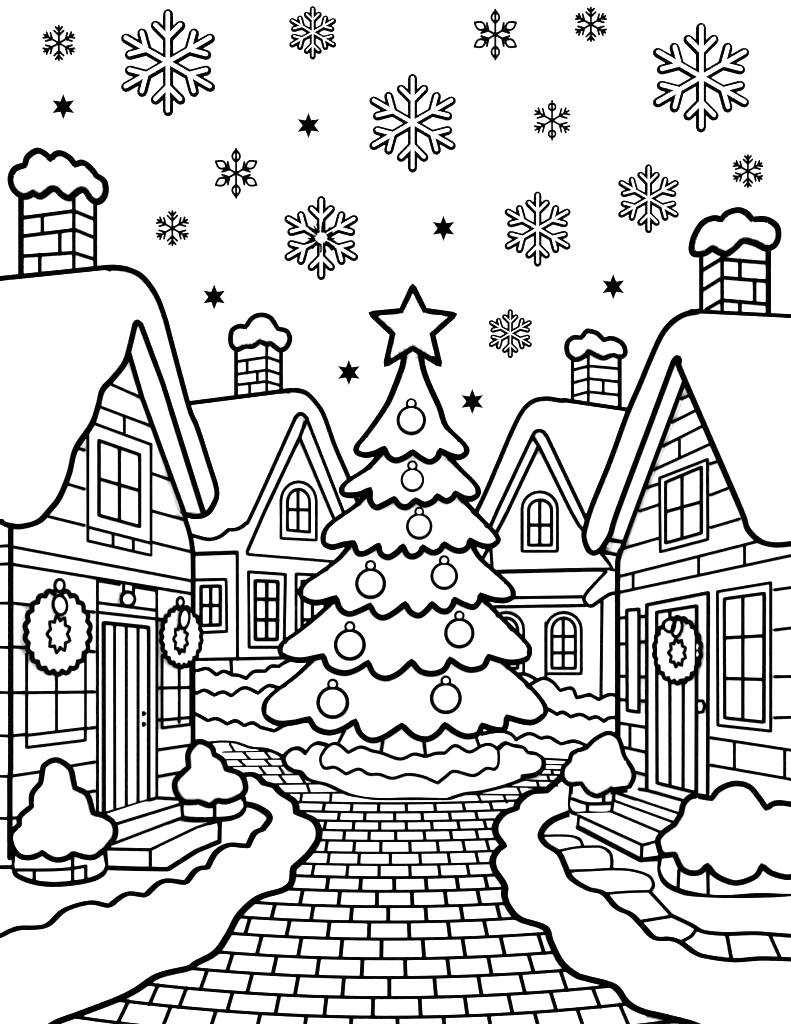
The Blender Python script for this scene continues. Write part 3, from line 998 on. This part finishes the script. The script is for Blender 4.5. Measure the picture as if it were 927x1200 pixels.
# ================================================================== christmas tree
TY = 15.2
TIERS = [
 ('@PX 473.7,415 @21 45,520 @11 920,640 890,705 830,795 @TM 225,55 193,95 195,120 230,133 275,125 322,102! 340,140 375,158 415,145 455,118! 495,148 535,165 570,145 582,112! 640,138 680,142 708,115 690,80 612,0 @21 220,710 170,600 145,530 132,460'),
 ('@TM 305,130 240,200 150,260 122,295 140,320 200,318 255,295! 255,345 280,378 320,365 368,338! 395,370 430,375 468,345! 510,365 550,350 570,325! 610,348 640,335 655,312! 700,335 740,335 762,305 740,265 680,205 612,130'),
 ('@TM 235,325 180,380 75,455 40,500 40,545 75,565 130,552 178,545! 195,590 225,595 265,575 295,555! 305,595 340,612 380,590 408,560! 430,600 460,608 490,590 500,565! 545,590 580,580 602,550! 650,578 690,580 715,560 722,532! 770,555 815,562 845,545 848,515 760,420 670,325'),
 ('@TM 160,560 100,630 0,705 @TL 240,90 210,130 230,170 290,185 375,162! 395,215 435,238 480,225 535,198! 560,240 600,255 650,230 700,190! 725,230 765,245 800,220 825,190! @TM 580,860 615,865 640,840 650,810! 700,835 740,845 765,820 772,790! @TR 560,172 620,172 645,145 625,105 560,45 490,-20 450,-90'),
 ('@TL 370,175 290,250 200,325 130,375 115,410 140,440 210,455 315,435! 340,490 410,515 470,500 525,465! 555,520 610,540 670,515 730,460! @TR 210,505 265,518 320,500 350,450! 400,485 450,500 505,485 530,438! 600,460 650,465 705,450 722,410 700,370 600,270 500,165'),
 ('@TL 270,455 180,540 75,620 40,670 50,720 100,750 170,748 250,730! 280,775 345,795 410,775 465,740! 490,800 540,830 600,815 685,760! 740,810 800,825 850,800 885,757! @TR 380,795 430,812 480,800 500,760! 560,780 600,780 612,755 615,722! 700,745 750,742 795,700 780,650 700,560 590,465'),
]
TPL = upright(TY)
TREE = thing('christmas_tree', 'tall six-tiered christmas tree with a star on top in the middle of the square', 'tree', (0.25, TY, 0))
TFUN = []
for i, s in enumerate(TIERS):
    px = curve(s)
    li = min(range(len(px)), key=lambda k: px[k][0]); ri = max(range(len(px)), key=lambda k: px[k][0])
    (lx, ly), (rx, ry) = px[li], px[ri]
    lp, rp = px[:li + 1], px[ri:][::-1]
    def ext(prof, y):
        if y >= prof[-1][1]: return prof[-1][0]
        if y <= prof[0][1]: return prof[0][0]
        for a, b in zip(prof, prof[1:]):
            if (a[1] - y) * (b[1] - y) <= 0 and a[1] != b[1]:
                return a[0] + (b[0] - a[0]) * (y - a[1]) / (b[1] - a[1])
        return prof[-1][0]
    def tf(x, y, d, lp=lp, rp=rp, ins=3.6):
        a, b = x - ext(lp, y) - ins, ext(rp, y) - x - ins
        return .5 * math.sqrt(max(0, a) * max(0, b)) * TY / FOC if a > 0 and b > 0 else 0.0
    TFUN.append(tf)
    m = Mesh()
    f, l = px[0], px[-1]
    dx = l[0] - f[0]
    close = [] if i == 0 else [(l[0] - dx * .16, l[1] - 13), (f[0] + dx * .16, f[1] - 13)]
    m.pillow(px + close, TPL, tf, lambda x, y, d, tf=tf: .9 * tf(x, y, d), 6, rim=4.0)
    P = []
    for q in px:
        b = TPL.at(*q)
        t = tf(q[0], q[1], 0)
        b = CAM + (b - CAM) * (1 - t / b.y)
        P.append(toward(b, .5 * 7.2 * b.y / FOC * .7))
    m.stroke(P, 7.2)
    m.build('branch_tier', LEAF, TREE)
# pot under the lowest tier
m = Mesh()
PY = 14.95
pl = upright(PY)
l, r = 395.5, 561.5
loop = [upright(PY - .45 * math.sin(math.pi * k / 20)).at((l + r) / 2 - (r - l) / 2 * math.cos(math.pi * k / 20), HY) for k in range(21)]
loop += [upright(PY + .45 * math.sin(math.pi * k / 20)).at((l + r) / 2 + (r - l) / 2 * math.cos(math.pi * k / 20), HY) for k in range(1, 20)]
m.prism([Vector((q.x, q.y, 0)) for q in loop], Vector((0, 0, 1.15)))
pf = upright(PY - .47)
m.inks(['@TL 415,785 382,850', '@TL 597,815 586,892', '@TL 785,820 796,906', '@TR 468,805 492,872'], pf, 3.8)
m.build('pot', STONE, TREE)
m = Mesh()
tx = TPL.at(483, 860).x
m.tube([Vector((tx, TY, .3)), Vector((tx, TY, 6.2))], [.22, .05], mat=0, sides=12)
m.build('trunk', WOOD, TREE)
# star
st = line('@21 95,140 152,255 292,275 188,368 222,510 95,433 @PX 452,427.5 460,391.5 434.5,367.5 470.4,364')
m = Mesh()
SP = upright(15.05)
m.puff(st, SP, .16, .16, 6.6, 20, 4)
tag(m.build('star_topper', SNOW, None, SP.at(484, 425)), 'large white five-pointed star on the tip of the tree', 'star')

BALLS = [(482, 492.5, 15.6, 473.2, 5.0, 0, 'bauble alone on the top tier, just under the star'), (483.3, 562.5, 12.6, 545.8, 4.6, 1, 'smallest bauble, alone on the second tier'),
         (491.3, 616.8, 14, 599.8, 4.3, 2, 'bauble alone on the third tier'), (434.3, 683.8, 16.3, 663, 5, 3, 'left bauble of the pair on the fourth tier'),
         (520.6, 675, 14.6, 657, 4.7, 3, 'right bauble of the pair on the fourth tier'), (410, 755.5, 16.8, 734.5, 5, 4, 'left bauble of the pair on the fifth tier'),
         (538.3, 742, 16, 721.7, 4.6, 4, 'right bauble of the pair on the fifth tier'), (390, 823.2, 17.3, 802, 5, 5, 'left bauble of the pair on the lowest tier'),
         (522.5, 818, 16.8, 798, 4.8, 5, 'right bauble of the pair on the lowest tier')]
# the first bauble is modelled, the others are scaled copies of it
bm_, cm_ = Mesh(), Mesh()
Rr = .2
uv_ball(bm_, Vector((0, 0, 0)), Rr * .86)
bm_.tube([Vector((Rr * math.cos(2 * math.pi * k / 40), 0, Rr * math.sin(2 * math.pi * k / 40))) for k in range(40)], [Rr * .145] * 40, True)
Cr = .062
uv_ball(cm_, Vector((0, 0, 0)), Cr * .75)
cm_.tube([Vector((Cr * math.cos(2 * math.pi * k / 24), 0, Cr * math.sin(2 * math.pi * k / 24))) for k in range(24)], [Cr * .42] * 24, True)
first = None
for (x, y, r, cy, cr, ti, lab) in BALLS:
    if first is None:
        root = thing('bauble', 'x', 'bauble', (0, 0, 0))
        b = bm_.build('ball', SNOW, root)
        c = cm_.build('cap', SNOW, root)
        first = root
    else:
        root = first.copy(); COL.objects.link(root)
        ch = []
        for o in (b0_, c0_):
            k = o.copy(); COL.objects.link(k); k.parent = root; ch.append(k)
        b, c = ch
    if first is root:
        b0_, c0_ = b, c
    Yd = TY - max(TFUN[ti](x - r, y, 0), TFUN[ti](x, y, 0), TFUN[ti](x + r, y, 0), TFUN[ti](x, y + r, 0)) - .12
    pc = upright(Yd).at(x, y)
    root.location = pc
    k = r * Yd / FOC / Rr
    b.scale = (k, k, k)
    c.location = upright(Yd).at(x, cy) - pc
    k = cr * Yd / FOC / Cr
    c.scale = (k, k, k)
    tag(root, lab.replace('bauble', 'round white bauble'), 'bauble', 'baubles hanging on the christmas tree')

# mound of snow round the tree
MD = thing('snow_mound', 'low oval mound of snow round the foot of the christmas tree', 'snow mound', (0.1, 14.6, 0))
m = Mesh()
out = curve('@TL 330,852 290,845 260,860 236,892! 205,870 165,875 130,910 140,950 175,975! 215,985 250,1020 340,1045 440,1090 560,1110 740,1108 920,1112 @TR 340,1110 420,1085 500,1075 600,1050 680,1020 690,1000! 750,990 785,960 785,920 750,895 712,890! 690,865 640,855 605,845 570,875')
class Bank:
    """sloping front of a heap whose foot follows a line drawn on the ground"""
    n = Vector((0, -1, 0))
    def __init__(self, foot):
        self.foot = sorted(foot)
    def at(self, x, y):
        f = self.foot
        x_ = max(f[0][0], min(f[-1][0], x))
        yf = f[-1][1]
        for a, b in zip(f, f[1:]):
            if a[0] <= x_ <= b[0]:
                yf = a[1] + (b[1] - a[1]) * (x_ - a[0]) / max(1e-6, b[0] - a[0])
                break
        Y = EYE * FOC / (yf - HY) + .035 * max(0.0, yf - y)
        return CAM + ray(x, y) * Y
TP = Bank(line('@TL 135,985 175,985 215,995 250,1022 340,1048 440,1092 560,1112 740,1114 @TR 340,1112 420,1088 500,1078 600,1054 680,1026 760,1010 800,1008'))
full = out + [(560, 885), (520, 880), (440, 880), (400, 885)]
def mt(x, y, d): return .16 * min(1, max(0, d - 3) / 22) ** .6
m.pillow(full, TP, mt, lambda x, y, d: 1.4 * min(1, d / 20), 7, rim=3.6)
m.ink(out, TP, 5.8, lift=.6)
m.build('mound', SNOW, MD)
m = Mesh()
col = curve('@TL 303,915 330,865 365,845 395,855 432,887! 490,862 545,880 590,890 675,918 740,895 795,905 840,892 885,890! @TR 375,855 440,885 500,855 540,850 572,875 576,930 560,965 520,962 460,995 370,975 330,1000 292,1030! 220,1000 150,990 80,1008 20,990 @TL 540,990 520,985 480,965 422,988! 370,957 320,960', True)
CPL = upright(14.35)
cl, cr_ = min(q[0] for q in col), max(q[0] for q in col)
def ct(x, y, d): return .34 * math.sqrt(max(0, (x - cl - 2) * (cr_ - x - 2))) * 14.5 / FOC
m.pillow(col, CPL, ct, lambda x, y, d: -ct(x, y, d) * .75 + .06, 6)
m.stroke([toward(CAM + (CPL.at(*q) - CAM) * (1 - ct(q[0], q[1], 0) / 14.5), .02) for q in col], 4.0, True)
m.build('snow_collar', SNOW, MD)

# ================================================================== falling snowflakes and stars
def seg(m, Y, c, pts, r, mat, squash):
    pl = upright(Y)
    P = [pl.at(c[0] + x, c[1] - y) for x, y in pts]
    m.tube(P, [r * Y / FOC] * len(P), False, 12, mat, squash)

def rot(p, a):
    return (p[0] * math.cos(a) - p[1] * math.sin(a), p[0] * math.sin(a) + p[1] * math.cos(a))

def big_flake(x, y, R, ro, ri, Y, label, burst=False, dot=0):
    m = Mesh()
    for k in range(6):
        a = math.pi / 3 * k
        arm = [rot((0, 0), a), rot((0, R - ro), a)]
        t = R - ro
        br = [[rot((0, R * .46), a), rot((sgn * (R * .245 - ro * .15), R * .735 - ro * .45), a)] for sgn in (-1, 1)]
        for L in [arm] + br:
            seg(m, Y, (x, y), L, ro + .75, 1, .25)
            seg(m, Y, (x, y), L, max(.5, ri - .3), 0, .62 * ro / ri)
    if dot:
        seg(m, Y, (x, y), [(-.3, 0), (.3, 0)], dot, 0, .62 * ro / dot * 1.02)
    if burst:
        seg(m, Y, (x, y), [(-1.5, 0), (1.5, 0)], 6.5, 0, .7)
        rnd = random.Random(3)
        for k in range(20):
            a = 2 * math.pi * k / 20 + rnd.uniform(-.1, .1)
            r1, r2 = rnd.uniform(6.5, 8), rnd.uniform(13, 19)
            P = [upright(Y - 1.3 * ro * Y / FOC).at(x + q * math.cos(a), y - q * math.sin(a)) for q in (r1, r2)]
            m.tube(P, [1.15 * Y / FOC] * 2, False, 6, 1)
    return tag(m.build('snowflake', SNOW, None, upright(Y).at(x, y)), label, 'snowflake', 'snowflakes falling in the sky')

def small_flake(x, y, R, w, Y, label, leaf=False, loop=False):
    m = Mesh()
    for k in range(6):
        a = math.pi / 3 * k
        st = [[(0, 0), (0, R * .46 if leaf and k % 3 else R - w / 2)]]
        if leaf:
            for sg in (-1, 1):
                st.append([(sg * R * (.15 if k % 3 == 0 else .15) * math.sin(math.pi * t / 10) if 0 < t < 10 else 0, R * (.45 + .47 * (t / 10) ** 1.15)) for t in range(11)])
                if k % 3:
                    st.append([(0, R * .3), (sg * R * .22, R * .5)])
        elif loop and k % 3 == 0:
            st.append([(R * .17 * math.sin(t * math.pi / 6), R * .66 + R * .17 * math.cos(t * math.pi / 6)) for t in range(13)])
        else:
            for sg in (-1, 1):
                st.append([(0, R * .42), (sg * R * .26, R * .68)])
                st.append([(0, R * .66), (sg * R * .18, R * .88)])
        for L in st:
            seg(m, Y, (x, y), [rot(q, a) for q in L], (w + .4) / 2, 1, .6)
    return tag(m.build('snowflake', SNOW, None, upright(Y).at(x, y)), label, 'snowflake', 'snowflakes falling in the sky')

big_flake(197, 73.5, 62.5, 5.7, 2.75, 9.0, 'large outlined snowflake above the front left chimney')
big_flake(821.5, 91, 64, 5.6, 2.75, 9.0, 'large outlined snowflake above the front right chimney')
big_flake(483.5, 144.5, 57.5, 5.1, 2.4, 9.6, 'large outlined snowflake high above the tree star')
big_flake(376.5, 279, 49, 4.7, 2.1, 10.4, 'outlined snowflake with a spiky burst in its centre', burst=True)
big_flake(630, 268.5, 43.8, 4.2, 1.75, 10.8, 'mid-sized outlined snowflake straight above the smaller one beside the tree star')
big_flake(760, 233, 40.2, 3.8, 1.5, 11.2, 'mid-sized outlined snowflake just above and left of the front right chimney')
big_flake(366.5, 38.5, 31, 3.3, 1.1, 12.0, 'small outlined snowflake high up with the upper left large one beside it')
big_flake(598, 391, 28.5, 2.9, .95, 12.4, 'small outlined snowflake beside the tree star')
small_flake(69, 50.5, 21.5, 2.7, 13.0, 'tiny black snowflake in the upper left corner')
small_flake(580.5, 40.5, 30.5, 2.8, 12.6, 'black snowflake with leaf-shaped tips at the top of the sky', leaf=True)
small_flake(692.5, 28.5, 21, 2.7, 13.2, 'tiny black snowflake at the top beside the upper right large one')
small_flake(647, 141, 24, 2.6, 13.0, 'black snowflake with round loops on its upright arms', loop=True)
small_flake(276.7, 203, 30, 2.8, 12.6, 'black snowflake with leaf-shaped tips right of the front left chimney', leaf=True)
small_flake(202, 267.5, 21.5, 2.7, 13.0, 'tiny black snowflake beside the front left chimney')
small_flake(876.5, 200.5, 20, 2.6, 13.0, 'tiny black snowflake right above the front right chimney')

STARS = [(74.2, 125, 'small black star under the tiny upper left snowflake'), (361.5, 147, 'small black star left of the large snowflake above the tree'),
         (519.7, 267.5, 'small black star under the large snowflake above the tree'), (251, 348, 'small black star above the back left chimney'),
         (718.7, 336, 'small black star above the back right chimney'), (408.8, 436.5, 'small black star between the back left chimney and the tree'),
         (553.5, 470.5, 'small black star between the tree and the back right roof')]
sm = Mesh()
SR = .2
oc = [Vector(((SR if k % 2 == 0 else SR * .47) * math.sin(math.pi * k / 6), 0, (SR if k % 2 == 0 else SR * .47) * math.cos(math.pi * k / 6))) for k in range(12)]
for sg in (-1, 1):
    for a, b in zip(oc, oc[1:] + oc[:1]):
        sm.face([a, b, Vector((0, sg * .04, 0))], 0)
star0 = sm.build('night_star', INK)
for i, (x, y, lab) in enumerate(STARS):
    o = star0
    if i:
        o = star0.copy(); COL.objects.link(o)
    Y = 13.5
    o.location = upright(Y).at(x, y)
    k = 16.0 * Y / FOC / SR
    o.scale = (k * .98, k, k)
    tag(o, lab, 'star', 'black stars in the sky')

for o in scene.objects:
    if '_at' in o:
        del o['_at']

# ================================================================== light: bright overcast winter day
wd_ = bpy.data.worlds.new('World')
scene.world = wd_
wd_.use_nodes = True
nt = wd_.node_tree
bg = nt.nodes['Background']
sky = nt.nodes.new('ShaderNodeTexSky')
sky.sky_type = 'NISHITA'
sky.sun_disc = False
EL, AZ = math.radians(22), math.radians(184)
sky.sun_elevation = EL
sky.sun_rotation = AZ
sky.air_density = 0.6
sky.dust_density = 2.0
# thick winter overcast: the clear sky's colour washed out into an even white cloud layer
bw = nt.nodes.new('ShaderNodeRGBToBW')
nt.links.new(sky.outputs['Color'], bw.inputs['Color'])
mx = nt.nodes.new('ShaderNodeMix')
mx.data_type = 'RGBA'
mx.inputs[0].default_value = 0.9
nt.links.new(bw.outputs['Val'], mx.inputs[6])
mx.inputs[7].default_value = (3.2, 3.2, 3.2, 1)
nt.links.new(mx.outputs[2], bg.inputs['Color'])
bg.inputs['Strength'].default_value = 0.15
ld = bpy.data.lights.new('sun', 'SUN')
ld.energy = 1.5
ld.angle = math.radians(110)
ld.color = (1, .985, .97)
so = bpy.data.objects.new('sun', ld)
COL.objects.link(so)
dirv = Vector((math.sin(AZ) * math.cos(EL), math.cos(AZ) * math.cos(EL), math.sin(EL)))
so.rotation_euler = dirv.to_track_quat('Z', 'Y').to_euler()
so.location = dirv * 60

scene.view_settings.view_transform = 'Standard'
scene.view_settings.look = 'None'
scene.view_settings.exposure = 2.4
scene.view_settings.gamma = 1
scene.view_settings.use_curve_mapping = False
scene.cycles.max_bounces = 12
scene.cycles.diffuse_bounces = 12
scene.cycles.filter_width = 1.3
scene.cycles.use_denoising = True
